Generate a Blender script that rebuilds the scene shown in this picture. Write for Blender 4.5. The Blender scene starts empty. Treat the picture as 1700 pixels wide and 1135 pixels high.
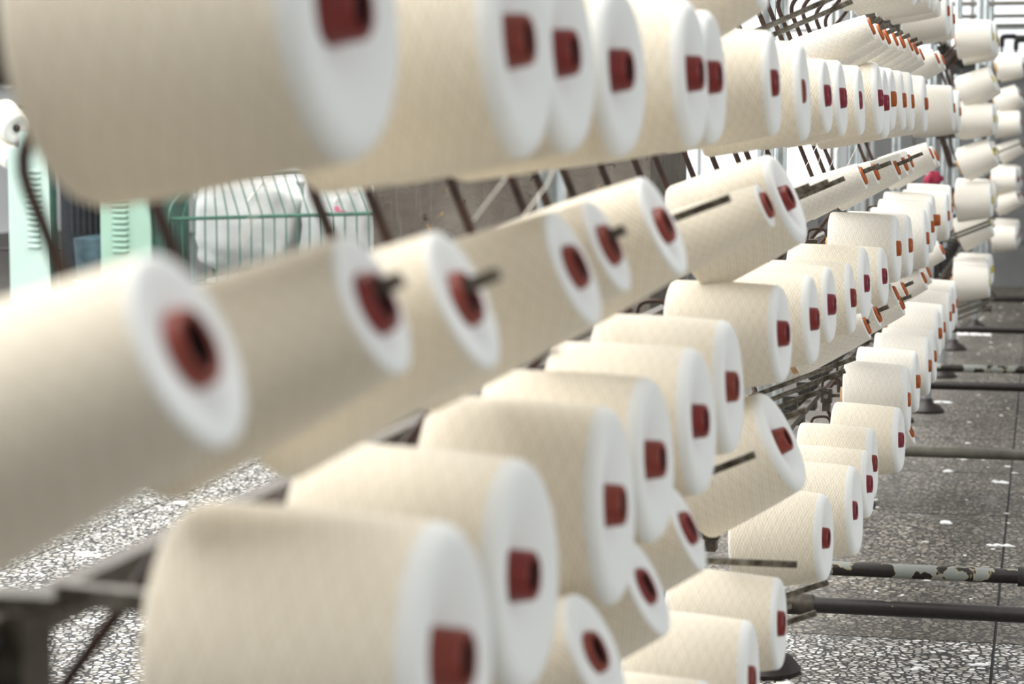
import bpy, math, random
from mathutils import Vector, Matrix

# ------------------------------------------------------------------ camera, world, lights, exposure
SC = bpy.context.scene
COL = SC.collection
H = 1.2                                   # camera height above the floor
F_PX = 3700.0
PITCH = math.atan(350.0 / F_PX)
YAW = math.atan(885.0 / F_PX * math.cos(PITCH))

cam_d = bpy.data.cameras.new('camera')
cam_d.sensor_fit = 'HORIZONTAL'
cam_d.sensor_width = 36.0
cam_d.lens = 36.0 * F_PX / 1700.0
cam_d.clip_start = 0.05
cam_d.clip_end = 200
cam_d.dof.use_dof = True
cam_d.dof.focus_distance = 4.6
cam_d.dof.aperture_fstop = 6.6
cam = bpy.data.objects.new('camera', cam_d)
COL.objects.link(cam)
cam.location = (0, 0, H)
cam.rotation_euler = (math.pi / 2 - PITCH, 0, YAW)
SC.camera = cam

w = bpy.data.worlds.new('hall_daylight')
SC.world = w
w.use_nodes = True
bg = w.node_tree.nodes['Background']
bg.inputs['Color'].default_value = (0.97, 0.985, 1.0, 1)
bg.inputs['Strength'].default_value = 0.40


def area_light(name, loc, rot, sx, sy, power, color):
    d = bpy.data.lights.new(name, 'AREA')
    d.shape = 'RECTANGLE'
    d.size = sx
    d.size_y = sy
    d.energy = power
    d.color = color
    o = bpy.data.objects.new(name, d)
    COL.objects.link(o)
    o.location = loc
    o.rotation_euler = rot
    return o


# rows of ceiling lamps running along the hall
area_light('ceiling_lamps', (-2.2, 7.0, 4.6), (0, 0, 0), 3.0, 18.0, 1050, (1.0, 0.98, 0.94))
# unseen daylight source on the right, added to light the cone ends evenly
area_light('window_daylight', (6.0, 4.5, 2.0), (0, math.radians(82), 0), 2.6, 14.0, 230, (0.95, 0.985, 1.0))
# daylight of the windows along the left side of the hall
area_light('window_daylight', (-9.0, 8.0, 3.2), (0, math.radians(-62), 0), 3.0, 14.0, 900, (0.95, 0.98, 1.0))

SC.view_settings.view_transform = 'Standard'
SC.view_settings.look = 'None'
SC.view_settings.exposure = 0.26
SC.view_settings.gamma = 1.0
SC.view_settings.use_curve_mapping = False

# ------------------------------------------------------------------ materials
MATS = {}


def new_mat(name):
    m = bpy.data.materials.new(name)
    m.use_nodes = True
    nt = m.node_tree
    b = nt.nodes['Principled BSDF']
    MATS[name] = m
    return m, nt, b


def N(nt, t, **kw):
    n = nt.nodes.new(t)
    for k, v in kw.items():
        if k in n.inputs:
            n.inputs[k].default_value = v
        else:
            setattr(n, k, v)
    return n


def math_node(nt, op, a, b=None, clamp=False):
    n = nt.nodes.new('ShaderNodeMath')
    n.operation = op
    n.use_clamp = clamp
    for i, v in enumerate((a, b)):
        if v is None:
            continue
        if isinstance(v, (int, float)):
            n.inputs[i].default_value = v
        else:
            nt.links.new(v, n.inputs[i])
    return n.outputs[0]


def mix_col(nt, fac, a, b):
    n = nt.nodes.new('ShaderNodeMix')
    n.data_type = 'RGBA'
    for sock, v in ((n.inputs[0], fac), (n.inputs[6], a), (n.inputs[7], b)):
        if isinstance(v, (int, float)):
            sock.default_value = v
        elif isinstance(v, tuple):
            sock.default_value = v + (1,) if len(v) == 3 else v
        else:
            nt.links.new(v, sock)
    return n.outputs[2]


def ramp(nt, fac, stops):
    n = nt.nodes.new('ShaderNodeValToRGB')
    e = n.color_ramp.elements
    while len(e) < len(stops):
        e.new(0.5)
    for i, (p, c) in enumerate(stops):
        e[i].position = p
        e[i].color = c + (1,) if isinstance(c, tuple) else (c, c, c, 1)
    nt.links.new(fac, n.inputs[0])
    return n.outputs[0]


def bump(nt, b, height, strength=0.3, dist=0.001):
    n = nt.nodes.new('ShaderNodeBump')
    n.inputs['Strength'].default_value = strength
    n.inputs['Distance'].default_value = dist
    nt.links.new(height, n.inputs['Height'])
    nt.links.new(n.outputs[0], b.inputs['Normal'])


def noise(nt, scale, detail=3, rough=0.55, vec=None, dist=0.0):
    n = nt.nodes.new('ShaderNodeTexNoise')
    n.inputs['Scale'].default_value = scale
    n.inputs['Detail'].default_value = detail
    n.inputs['Roughness'].default_value = rough
    n.inputs['Distortion'].default_value = dist
    if vec is not None:
        nt.links.new(vec, n.inputs['Vector'])
    return n.outputs['Fac']


def obj_coord(nt):
    return nt.nodes.new('ShaderNodeTexCoord').outputs['Object']


def world_pos(nt):
    return nt.nodes.new('ShaderNodeNewGeometry').outputs['Position']


def plain(name, col, rough=0.5, metal=0.0, var=0.12, scale=30.0, bumpy=0.0):
    """painted / plastic / metal surface with a little uneven colour"""
    m, nt, b = new_mat(name)
    f = noise(nt, scale, 4, 0.6, obj_coord(nt))
    dark = tuple(c * (1 - var) for c in col)
    light = tuple(min(1, c * (1 + var)) for c in col)
    nt.links.new(ramp(nt, f, [(0.3, dark), (0.7, light)]), b.inputs['Base Color'])
    b.inputs['Roughness'].default_value = rough
    b.inputs['Metallic'].default_value = metal
    if bumpy:
        bump(nt, b, f, 0.4, bumpy)
    return m


def yarn_material(name, col):
    """cross-wound yarn: two crossing families of helical threads, laid out on the cone's own UV"""
    m, nt, b = new_mat(name)
    uv = nt.nodes.new('ShaderNodeUVMap').outputs[0]
    s = nt.nodes.new('ShaderNodeSeparateXYZ')
    nt.links.new(uv, s.inputs[0])
    u, v = s.outputs[0], s.outputs[1]
    oc = obj_coord(nt)
    wob = noise(nt, 26, 4, 0.65, oc)
    wob = math_node(nt, 'MULTIPLY', wob, 11.0)
    fams = []
    for sign, nv, nu in ((1, 30, 38), (-1, 30, 38), (1, 11, 15), (-1, 11, 15)):
        p = math_node(nt, 'MULTIPLY', v, 2 * math.pi * nv)
        q = math_node(nt, 'MULTIPLY', u, 2 * math.pi * nu * sign)
        p = math_node(nt, 'ADD', math_node(nt, 'ADD', p, q), wob)
        fams.append(math_node(nt, 'POWER', math_node(nt, 'ABSOLUTE', math_node(nt, 'SINE', math_node(nt, 'MULTIPLY', p, 0.5))), 0.7))
    h = math_node(nt, 'ADD', math_node(nt, 'MULTIPLY', math_node(nt, 'ADD', fams[0], fams[1]), 0.55),
                  math_node(nt, 'MULTIPLY', math_node(nt, 'ADD', fams[2], fams[3]), 0.22))
    fuzz = noise(nt, 900, 2, 0.5, oc)
    h2 = math_node(nt, 'ADD', h, math_node(nt, 'MULTIPLY', fuzz, 0.35))
    blot = noise(nt, 7, 2, 0.5, oc)
    c = mix_col(nt, math_node(nt, 'POWER', math_node(nt, 'MULTIPLY', h, 0.72, True), 1.6), tuple(k * f for k, f in zip(col, (0.76, 0.725, 0.66))), col)
    c = mix_col(nt, math_node(nt, 'MULTIPLY', blot, 0.16), c, tuple(k * 0.93 for k in col))
    nt.links.new(c, b.inputs['Base Color'])
    b.inputs['Roughness'].default_value = 0.9
    b.inputs['Specular IOR Level'].default_value = 0.15
    b.inputs['Sheen Weight'].default_value = 0.25
    b.inputs['Sheen Roughness'].default_value = 0.5
    bump(nt, b, h2, 0.9, 0.0012)
    return m


def yarn_end_material(name, col):
    """flat end of a wound cone: fuzzy, turned threads"""
    m, nt, b = new_mat(name)
    oc = obj_coord(nt)
    f = noise(nt, 260, 4, 0.7, oc)
    g = noise(nt, 22, 3, 0.6, oc)
    nt.links.new(mix_col(nt, math_node(nt, 'MULTIPLY', math_node(nt, 'ADD', f, g), 0.5), tuple(k * 0.9 for k in col), col), b.inputs['Base Color'])
    b.inputs['Roughness'].default_value = 0.95
    b.inputs['Specular IOR Level'].default_value = 0.1
    b.inputs['Sheen Weight'].default_value = 0.3
    bump(nt, b, f, 0.35, 0.0012)
    return m


yarn_material('yarn_cream', (0.88, 0.805, 0.665))
yarn_material('yarn_pale', (0.88, 0.84, 0.76))
yarn_end_material('yarn_end', (0.81, 0.815, 0.785))  # same yarn as the sides, with cool side daylight put into its colour
plain('tube_kraft', (0.50, 0.30, 0.14), 0.75, 0, 0.15, 60)
plain('tube_bore', (0.020, 0.008, 0.006), 0.8, 0, 0.3, 90)  # shade inside the hollow tube, painted into the bore colour
plain('tube_red', (0.20, 0.017, 0.013), 0.42, 0, 0.18, 120)
plain('tube_crimson', (0.22, 0.016, 0.030), 0.42, 0, 0.18, 120)
plain('tube_brick', (0.22, 0.032, 0.017), 0.45, 0, 0.2, 120)
plain('tube_orange', (0.38, 0.085, 0.010), 0.42, 0, 0.15, 120)
plain('tube_yellow', (0.55, 0.45, 0.07), 0.5, 0, 0.1, 60)
plain('rust_rod', (0.042, 0.020, 0.012), 0.6, 0.3, 0.55, 55, 0.001)
plain('foot_iron', (0.017, 0.011, 0.009), 0.5, 0.2, 0.35, 40)
plain('dark_fitting', (0.030, 0.027, 0.024), 0.55, 0.3, 0.4, 60)
plain('greasy_clamp', (0.065, 0.055, 0.042), 0.5, 0.5, 0.5, 70, 0.001)
plain('mint_paint', (0.33, 0.50, 0.40), 0.45, 0, 0.06, 8)
plain('pale_mint_paint', (0.50, 0.65, 0.58), 0.45, 0, 0.04, 8)
plain('dark_green_paint', (0.030, 0.075, 0.058), 0.5, 0, 0.3, 14)
plain('wire_green', (0.035, 0.11, 0.075), 0.45, 0, 0.25, 30)
plain('blue_grey_paint', (0.07, 0.12, 0.145), 0.5, 0, 0.4, 14)
plain('black_machine', (0.018, 0.019, 0.023), 0.6, 0, 0.4, 30)
plain('sack_cloth', (0.50, 0.51, 0.50), 0.85, 0, 0.07, 12)
plain('sack_print', (0.62, 0.16, 0.26), 0.8, 0, 0.2, 40)
plain('lint', (0.88, 0.88, 0.87), 0.95, 0, 0.06, 80)
plain('thread', (0.86, 0.84, 0.79), 0.9, 0, 0.04, 80)
plain('wall_white', (0.80, 0.81, 0.80), 0.8, 0, 0.03, 1.5)
plain('grey_machine', (0.10, 0.102, 0.10), 0.55, 0, 0.15, 6)
plain('pale_grey_paint', (0.62, 0.64, 0.62), 0.5, 0, 0.08, 9)
plain('red_rag', (0.26, 0.018, 0.045), 0.9, 0, 0.3, 60)
plain('stay_pipe_dark', (0.13, 0.12, 0.095), 0.5, 0.2, 0.25, 20)

# square steel spindle bars: dull steel with brown rust
m, nt, b = new_mat('spindle_steel')
f = noise(nt, 42, 5, 0.7, obj_coord(nt))
nt.links.new(ramp(nt, f, [(0.36, (0.032, 0.022, 0.014)), (0.5, (0.095, 0.082, 0.062)), (0.68, (0.24, 0.23, 0.20))]), b.inputs['Base Color'])
b.inputs['Metallic'].default_value = 0.45
b.inputs['Roughness'].default_value = 0.45
bump(nt, b, f, 0.3, 0.0008)

# galvanised posts
m, nt, b = new_mat('post_galvanised')
f = noise(nt, 25, 4, 0.6, obj_coord(nt))
nt.links.new(ramp(nt, f, [(0.3, (0.26, 0.285, 0.285)), (0.7, (0.42, 0.445, 0.44))]), b.inputs['Base Color'])
b.inputs['Metallic'].default_value = 0.6
b.inputs['Roughness'].default_value = 0.28

# pipes with flaking grey paint over dark brown
for nm, lo in (('pipe_chipped', 0.50), ('pipe_mostly_brown', 0.63), ('pipe_mostly_grey', 0.33)):
    m, nt, b = new_mat(nm)
    oc = obj_coord(nt)
    f = noise(nt, 7.5, 5, 0.55, oc, 0.6)
    k = ramp(nt, f, [(lo, 0.0), (lo + 0.012, 1.0)])
    fine = noise(nt, 60, 3, 0.6, oc)
    brown = ramp(nt, fine, [(0.3, (0.006, 0.004, 0.0035)), (0.7, (0.015, 0.010, 0.008))])
    edge = ramp(nt, f, [(lo - 0.006, 0.0), (lo + 0.004, 1.0), (lo + 0.016, 0.0)])
    c = mix_col(nt, k, brown, (0.26, 0.275, 0.25))
    c = mix_col(nt, math_node(nt, 'MULTIPLY', edge, 0.6), c, (0.55, 0.47, 0.28))
    nt.links.new(c, b.inputs['Base Color'])
    b.inputs['Roughness'].default_value = 0.42
    bump(nt, b, k, 0.4, 0.0006)

# terrazzo floor: pale chips set in dark cement, trodden brown in the aisle and cleaner beside it
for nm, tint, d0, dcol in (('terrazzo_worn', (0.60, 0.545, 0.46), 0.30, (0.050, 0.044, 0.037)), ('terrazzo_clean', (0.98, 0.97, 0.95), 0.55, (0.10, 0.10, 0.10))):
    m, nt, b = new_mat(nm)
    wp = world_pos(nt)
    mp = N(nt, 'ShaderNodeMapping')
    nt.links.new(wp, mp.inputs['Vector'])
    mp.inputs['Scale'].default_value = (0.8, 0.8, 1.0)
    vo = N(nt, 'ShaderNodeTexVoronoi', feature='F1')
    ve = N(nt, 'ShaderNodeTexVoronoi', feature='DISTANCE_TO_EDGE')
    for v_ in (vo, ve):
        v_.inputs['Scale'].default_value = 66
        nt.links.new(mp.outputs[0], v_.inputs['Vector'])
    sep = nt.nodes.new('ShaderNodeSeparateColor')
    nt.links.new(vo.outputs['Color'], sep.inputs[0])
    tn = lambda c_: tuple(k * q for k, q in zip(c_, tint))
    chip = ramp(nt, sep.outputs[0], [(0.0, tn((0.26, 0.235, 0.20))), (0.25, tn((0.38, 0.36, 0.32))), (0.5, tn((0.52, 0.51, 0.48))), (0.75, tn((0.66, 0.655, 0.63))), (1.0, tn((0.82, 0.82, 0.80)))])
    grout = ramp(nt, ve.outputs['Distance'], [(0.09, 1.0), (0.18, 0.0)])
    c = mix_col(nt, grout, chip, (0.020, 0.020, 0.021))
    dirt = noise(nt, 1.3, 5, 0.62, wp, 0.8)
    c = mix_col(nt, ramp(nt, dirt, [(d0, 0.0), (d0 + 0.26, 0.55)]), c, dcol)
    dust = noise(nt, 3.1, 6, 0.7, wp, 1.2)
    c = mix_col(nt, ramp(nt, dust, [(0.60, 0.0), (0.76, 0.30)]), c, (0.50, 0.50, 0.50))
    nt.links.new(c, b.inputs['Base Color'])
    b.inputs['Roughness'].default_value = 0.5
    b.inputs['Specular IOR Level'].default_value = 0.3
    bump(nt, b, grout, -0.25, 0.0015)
plain('floor_joint', (0.035, 0.037, 0.042), 0.8, 0, 0.3, 9)

# rough plastered concrete
m, nt, b = new_mat('rough_concrete')
wp = world_pos(nt)
f = noise(nt, 3.2, 6, 0.62, wp, 0.3)
c = ramp(nt, f, [(0.3, (0.070, 0.058, 0.046)), (0.5, (0.115, 0.098, 0.080)), (0.72, (0.17, 0.150, 0.125))])
mp = N(nt, 'ShaderNodeMapping')
mp.inputs['Scale'].default_value = (38, 38, 3.0)
nt.links.new(wp, mp.inputs['Vector'])
st = noise(nt, 1.0, 4, 0.7, mp.outputs[0])
c = mix_col(nt, ramp(nt, st, [(0.55, 0.0), (0.75, 0.35)]), c, (0.24, 0.225, 0.20))
pit = noise(nt, 17, 5, 0.72, wp, 0.5)
pm = ramp(nt, pit, [(0.62, 0.0), (0.66, 1.0)])
c = mix_col(nt, pm, c, (0.030, 0.024, 0.018))
och = noise(nt, 11, 4, 0.7, wp, 1.0)
c = mix_col(nt, ramp(nt, och, [(0.66, 0.0), (0.72, 0.6)]), c, (0.30, 0.19, 0.08))
nt.links.new(c, b.inputs['Base Color'])
b.inputs['Roughness'].default_value = 0.9
bump(nt, b, math_node(nt, 'ADD', math_node(nt, 'MULTIPLY', pm, -1.0), pit), 0.6, 0.01)

# window glass lit by the daylight outside
m, nt, b = new_mat('window_daylit')
b.inputs['Base Color'].default_value = (0.9, 0.93, 0.95, 1)
b.inputs['Roughness'].default_value = 0.2
b.inputs['Emission Color'].default_value = (0.96, 0.98, 1.0, 1)
b.inputs['Emission Strength'].default_value = 0.8

# ------------------------------------------------------------------ mesh helpers
TAU = 2 * math.pi


class MB:
    """collects vertices and faces, then links them as ONE mesh object"""

    def __init__(s):
        s.v, s.f, s.m, s.uv = [], [], [], {}

    def box(s, c, size, M=None, mi=0):
        x, y, z = (k / 2 for k in size)
        n = len(s.v)
        for p in ((-x, -y, -z), (x, -y, -z), (x, y, -z), (-x, y, -z), (-x, -y, z), (x, -y, z), (x, y, z), (-x, y, z)):
            q = Vector(p)
            if M:
                q = M @ q
            s.v.append(q + Vector(c))
        for q in ((0, 3, 2, 1), (4, 5, 6, 7), (0, 1, 5, 4), (1, 2, 6, 5), (2, 3, 7, 6), (3, 0, 4, 7)):
            s.f.append(tuple(n + i for i in q))
            s.m.append(mi)
        return s

    def tube(s, pts, r, seg=8, cap=True, mi=0, square=False):
        """round (or square) rod swept along points; r may be a list"""
        pts = [Vector(p) for p in pts]
        n0 = len(s.v)
        if square:
            seg = 4
        prev = None
        for i, p in enumerate(pts):
            a = pts[max(i - 1, 0)]
            b_ = pts[min(i + 1, len(pts) - 1)]
            d = (b_ - a).normalized()
            if prev is None:
                ref = Vector((0, 1, 0)) if abs(d.y) < 0.9 else Vector((1, 0, 0))
                n = d.cross(ref).normalized()
            else:
                n = (prev - d * prev.dot(d)).normalized()
            prev = n
            bn = d.cross(n)
            rr = r[i] if isinstance(r, (list, tuple)) else r
            if square:
                rr *= math.sqrt(2)
            for k in range(seg):
                t = TAU * (k + (0.5 if square else 0)) / seg
                s.v.append(p + n * math.cos(t) * rr + bn * math.sin(t) * rr)
        for i in range(len(pts) - 1):
            for k in range(seg):
                a = n0 + i * seg + k
                b_ = n0 + i * seg + (k + 1) % seg
                s.f.append((a, b_, b_ + seg, a + seg))
                s.m.append(mi)
        if cap:
            s.f.append(tuple(n0 + k for k in reversed(range(seg))))
            s.f.append(tuple(n0 + (len(pts) - 1) * seg + k for k in range(seg)))
            s.m += [mi, mi]
        return s

    def lathe(s, prof, seg=48, axis='X', mi=None, o=(0, 0, 0), wob=0.0, rnd=None):
        """prof: (along, radius) pairs turned around the axis; mi: material index per band"""
        n0 = len(s.v)
        o = Vector(o)
        ph = [rnd.uniform(0, TAU) for _ in range(3)] if rnd else [0, 0, 0]
        for a, r in prof:
            for k in range(seg):
                t = TAU * k / seg
                rr = r * (1 + wob * (math.sin(2 * t + ph[0]) + 0.6 * math.sin(3 * t + ph[1] + a * 30)))
                c_, s_ = math.cos(t) * rr, math.sin(t) * rr
                s.v.append(o + (Vector((a, c_, s_)) if axis == 'X' else Vector((c_, s_, a))))
        for i in range(len(prof) - 1):
            for k in range(seg):
                a = n0 + i * seg + k
                b_ = n0 + i * seg + (k + 1) % seg
                q = (a, b_, b_ + seg, a + seg) if axis == 'Z' else (a, b_, b_ + seg, a + seg)
                s.uv[len(s.f)] = ((k / seg, prof[i][0]), ((k + 1) / seg, prof[i][0]), ((k + 1) / seg, prof[i + 1][0]), (k / seg, prof[i + 1][0]))
                s.f.append(q)
                s.m.append(mi[i] if mi else 0)
        return s

    def mesh(s, name, mats, smooth=False, uv_scale=1.0):
        me = bpy.data.meshes.new(name)
        me.from_pydata([tuple(p) for p in s.v], [], s.f)
        for m_ in mats:
            me.materials.append(MATS[m_])
        if any(s.m):
            me.polygons.foreach_set('material_index', s.m)
        if s.uv:
            lay = me.uv_layers.new(name='UVMap')
            for pi, p in enumerate(me.polygons):
                if pi in s.uv:
                    for li, c_ in zip(p.loop_indices, s.uv[pi]):
                        lay.data[li].uv = (c_[0], c_[1] * uv_scale)
        if smooth:
            me.polygons.foreach_set('use_smooth', [True] * len(me.polygons))
            if smooth != 'all':
                me.set_sharp_from_angle(angle=math.radians(smooth))
        me.update()
        return me

    def build(s, name, mat, parent=None, smooth=40):
        mats = mat if isinstance(mat, (list, tuple)) else [mat]
        return link(name, s.mesh(name, mats, smooth), parent)


def link(name, me, parent=None):
    o = bpy.data.objects.new(name, me)
    COL.objects.link(o)
    if parent:
        o.parent = parent
    return o


def empty(name, M=None):
    o = bpy.data.objects.new(name, None)
    o.empty_display_size = 0.05
    COL.objects.link(o)
    if M is not None:
        o.matrix_world = M
    return o


def tag(o, label=None, cat=None, group=None, kind=None):
    if label:
        o['label'] = label
    if cat:
        o['category'] = cat
    if group:
        o['group'] = group
    if kind:
        o['kind'] = kind
    return o


def bend(pts, r=0.012, n=4):
    """round the corners of a polyline"""
    pts = [Vector(p) for p in pts]
    out = [pts[0]]
    for i in range(1, len(pts) - 1):
        a, b_, c_ = pts[i - 1], pts[i], pts[i + 1]
        p = b_ + (a - b_).normalized() * min(r, (a - b_).length * 0.45)
        q = b_ + (c_ - b_).normalized() * min(r, (c_ - b_).length * 0.45)
        for k in range(n + 1):
            t = k / n
            out.append(p * (1 - t) ** 2 + b_ * 2 * t * (1 - t) + q * t * t)
    out.append(pts[-1])
    return out


ORD = ['first', 'second', 'third', 'fourth', 'fifth', 'sixth', 'seventh', 'eighth', 'ninth', 'tenth', 'eleventh', 'twelfth', 'thirteenth', 'fourteenth']

# ------------------------------------------------------------------ the setting: floor, back wall with windows
X_J, Y_J, SLAB = -0.09, 5.28, 0.892
floor = MB().box((-2.0, 11.0, -0.03), (20.0, 30.0, 0.05)).build('floor', 'floor_joint')
tag(floor, kind='structure')
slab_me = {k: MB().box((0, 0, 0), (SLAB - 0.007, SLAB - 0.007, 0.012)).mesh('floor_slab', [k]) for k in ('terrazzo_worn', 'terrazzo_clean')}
for i in range(-7, 3):
    for j in range(-5, 14):
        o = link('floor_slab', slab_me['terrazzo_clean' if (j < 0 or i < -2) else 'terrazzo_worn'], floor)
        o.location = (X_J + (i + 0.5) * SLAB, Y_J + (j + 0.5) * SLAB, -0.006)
yfar = Y_J + 14 * SLAB
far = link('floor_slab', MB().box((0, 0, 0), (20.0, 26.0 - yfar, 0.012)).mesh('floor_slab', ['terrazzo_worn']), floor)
far.location = (-2.0, (26.0 + yfar) / 2, -0.006)
for x0, x1 in ((-12.0, X_J - 7 * SLAB), (X_J + 3 * SLAB, 8.0)):
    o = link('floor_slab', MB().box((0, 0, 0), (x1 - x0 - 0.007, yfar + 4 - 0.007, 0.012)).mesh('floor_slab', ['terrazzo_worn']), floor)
    o.location = ((x0 + x1) / 2, (yfar - 4) / 2, -0.006)
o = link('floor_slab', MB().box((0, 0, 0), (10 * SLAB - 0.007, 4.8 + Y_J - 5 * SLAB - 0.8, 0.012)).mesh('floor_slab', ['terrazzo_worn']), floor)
o.location = (X_J - 2 * SLAB, Y_J - 5 * SLAB - (4.0 + Y_J - 5 * SLAB) / 2 - 0.004, -0.006)

WY = 25.0
WIN = [(-10.6, -8.2), (-7.6, -5.2), (-4.6, -2.2), (-1.6, 0.8), (1.4, 3.8)]
WZ0, WZ1, WTOP = 0.55, 3.4, 4.6
wb = MB()
wb.box((-2.0, WY + 0.15, WZ0 / 2), (22.0, 0.3, WZ0))
wb.box((-2.0, WY + 0.15, (WZ1 + WTOP) / 2), (22.0, 0.3, WTOP - WZ1))
xs = [-13.0] + [k for p in WIN for k in p] + [9.0]
for i in range(0, len(xs), 2):
    wb.box(((xs[i] + xs[i + 1]) / 2, WY + 0.15, (WZ0 + WZ1) / 2), (xs[i + 1] - xs[i], 0.3, WZ1 - WZ0))
tag(wb.build('wall_back', 'wall_white'), kind='structure')
for i, (a, c_) in enumerate(WIN):
    wroot = empty('window_%d' % (i + 1), Matrix.Translation(((a + c_) / 2, WY + 0.12, WZ0)))
    tag(wroot, kind='structure')
    wd, ht = c_ - a, WZ1 - WZ0
    fr = MB()
    for sx in (-1, 1):
        fr.box((sx * (wd / 2 - 0.03), 0, ht / 2), (0.06, 0.07, ht))
    for z in (0.03, ht - 0.03):
        fr.box((0, 0, z), (wd - 0.12, 0.07, 0.06))
    for x in (-wd / 6, wd / 6):
        fr.box((x, 0, ht / 2), (0.04, 0.05, ht - 0.12))
    fr.box((0, 0, ht * 0.62), (wd - 0.12, 0.05, 0.04))
    fr.build('window_frame', 'pale_grey_paint', wroot)
    for kx in (-1, 0, 1):
        for z0, z1 in ((0.06, ht * 0.62 - 0.02), (ht * 0.62 + 0.02, ht - 0.06)):
            MB().box((kx * wd / 3, 0.01, (z0 + z1) / 2), (wd / 3 - 0.045, 0.008, z1 - z0)).build('pane', 'window_daylit', wroot)

# ------------------------------------------------------------------ yarn cones
L_YARN, X_B = 0.150, 0.010           # traverse of the winding, tube end showing at the base
TAN = math.tan(math.radians(5.5))
R_TIP = 0.0168                       # tube radius at the tip


def tube_mesh(prot, tipmat, seg):
    """hollow paper tube with a coloured moulded tip (two meshes)"""
    xe = X_B + L_YARN + prot
    r0 = R_TIP + xe * TAN
    xc = X_B + L_YARN - 0.020                                  # where the coloured tip begins
    rc = R_TIP + (xe - xc) * TAN
    t = MB().lathe([(xc, rc - 0.0035), (0.0, r0 - 0.0035), (-0.0006, r0 - 0.002), (0.0, r0), (xc, rc)], seg)
    k = MB().lathe([(xc, rc), (xe - 0.003, R_TIP + 0.0003), (xe - 0.0009, R_TIP - 0.0004), (xe, R_TIP - 0.0018), (xe - 0.0006, R_TIP - 0.0036),
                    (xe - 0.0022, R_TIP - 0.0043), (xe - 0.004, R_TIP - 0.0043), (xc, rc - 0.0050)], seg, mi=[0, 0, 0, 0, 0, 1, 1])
    return t.mesh('paper_tube', ['tube_kraft'], 35), k.mesh('tube_tip', [tipmat, 'tube_bore'], 50)


TUBES = {}


def yarn_mesh(dt, mat, seg, rnd):
    """wound body: tip diameter dt, rounded shoulders, slightly dished ends"""
    rt = dt / 2
    rb = rt + L_YARN * TAN
    ri_b, ri_t = 0.031, 0.0165
    x0, x1 = X_B, X_B + L_YARN
    full = max(0.0, min(1.0, (rt - 0.046) / 0.026))          # fat cones have a rounded shoulder and a hollow end
    e = 0.003 + 0.009 * full
    ew = 0.0035 + 0.010 * full
    eb = 0.007
    dish = min(0.0025, (rt - 0.017) * 0.12) + 0.0115 * full
    pr = [(x0 + 0.004, ri_b), (x0 + 0.001, (ri_b + rb) / 2), (x0, rb - eb * 1.6), (x0 + 0.0008, rb - eb * 0.8), (x0 + eb * 0.35, rb - eb * 0.25), (x0 + eb, rb)]
    mi = [1, 1, 1, 1, 0]
    nb = 6
    for i in range(1, nb):
        t = i / nb
        xx = x0 + eb + (x1 - e - x0 - eb) * t
        pr.append((xx, rb + (rt - rb) * (xx - x0 - eb) / (x1 - x0 - eb) + 0.0012 * math.sin(math.pi * t)))
        mi.append(0)
    rs = rt + e * TAN
    for t in (0, 0.2, 0.4, 0.6, 0.8, 1.0):
        a = t * math.pi / 2
        pr.append((x1 - e + e * math.sin(a), rs - ew * (1 - math.cos(a))))
        mi.append(0 if t < 0.15 else 1)
    re = pr[-1][1]
    for t, q in ((0.25, 0.10), (0.5, 0.34), (0.75, 0.68), (1.0, 1.0)):
        pr.append((x1 - dish * q - 0.0004 * t, re + (ri_t - re) * t))
        mi.append(1)
    mb = MB().lathe(pr, seg, 'X', mi, wob=0.0035, rnd=rnd)
    return mb.mesh('yarn', [mat, 'yarn_end'], 'all', 1.0 / L_YARN)


def cone_matrix(tip, tilt, yaw, total):
    R = Matrix.Rotation(-yaw, 4, 'Z') @ Matrix.Rotation(-tilt, 4, 'Y')
    axis = R @ Vector((1, 0, 0))
    return Matrix.Translation(Vector(tip) - axis * total) @ R, axis


def yarn_cone(tip, tilt, yaw, dt, tipmat, label, group, prot=0.012, mat='yarn_cream', seg=56, rnd=random, roll=None):
    key = (round(prot, 3), tipmat, seg > 40)
    if key not in TUBES:
        TUBES[key] = tube_mesh(key[0], tipmat, 32 if seg > 40 else 20)
    M, axis = cone_matrix(tip, tilt, yaw, X_B + L_YARN + key[0])
    root = empty('yarn_cone', M @ Matrix.Rotation(rnd.uniform(0, TAU) if roll is None else roll, 4, 'X'))
    tag(root, label, 'yarn cone', group)
    link('yarn', yarn_mesh(dt, mat, seg, rnd), root)
    t = link('paper_tube', TUBES[key][0], root)
    link('tube_tip', TUBES[key][1], t)
    return M, axis


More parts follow.
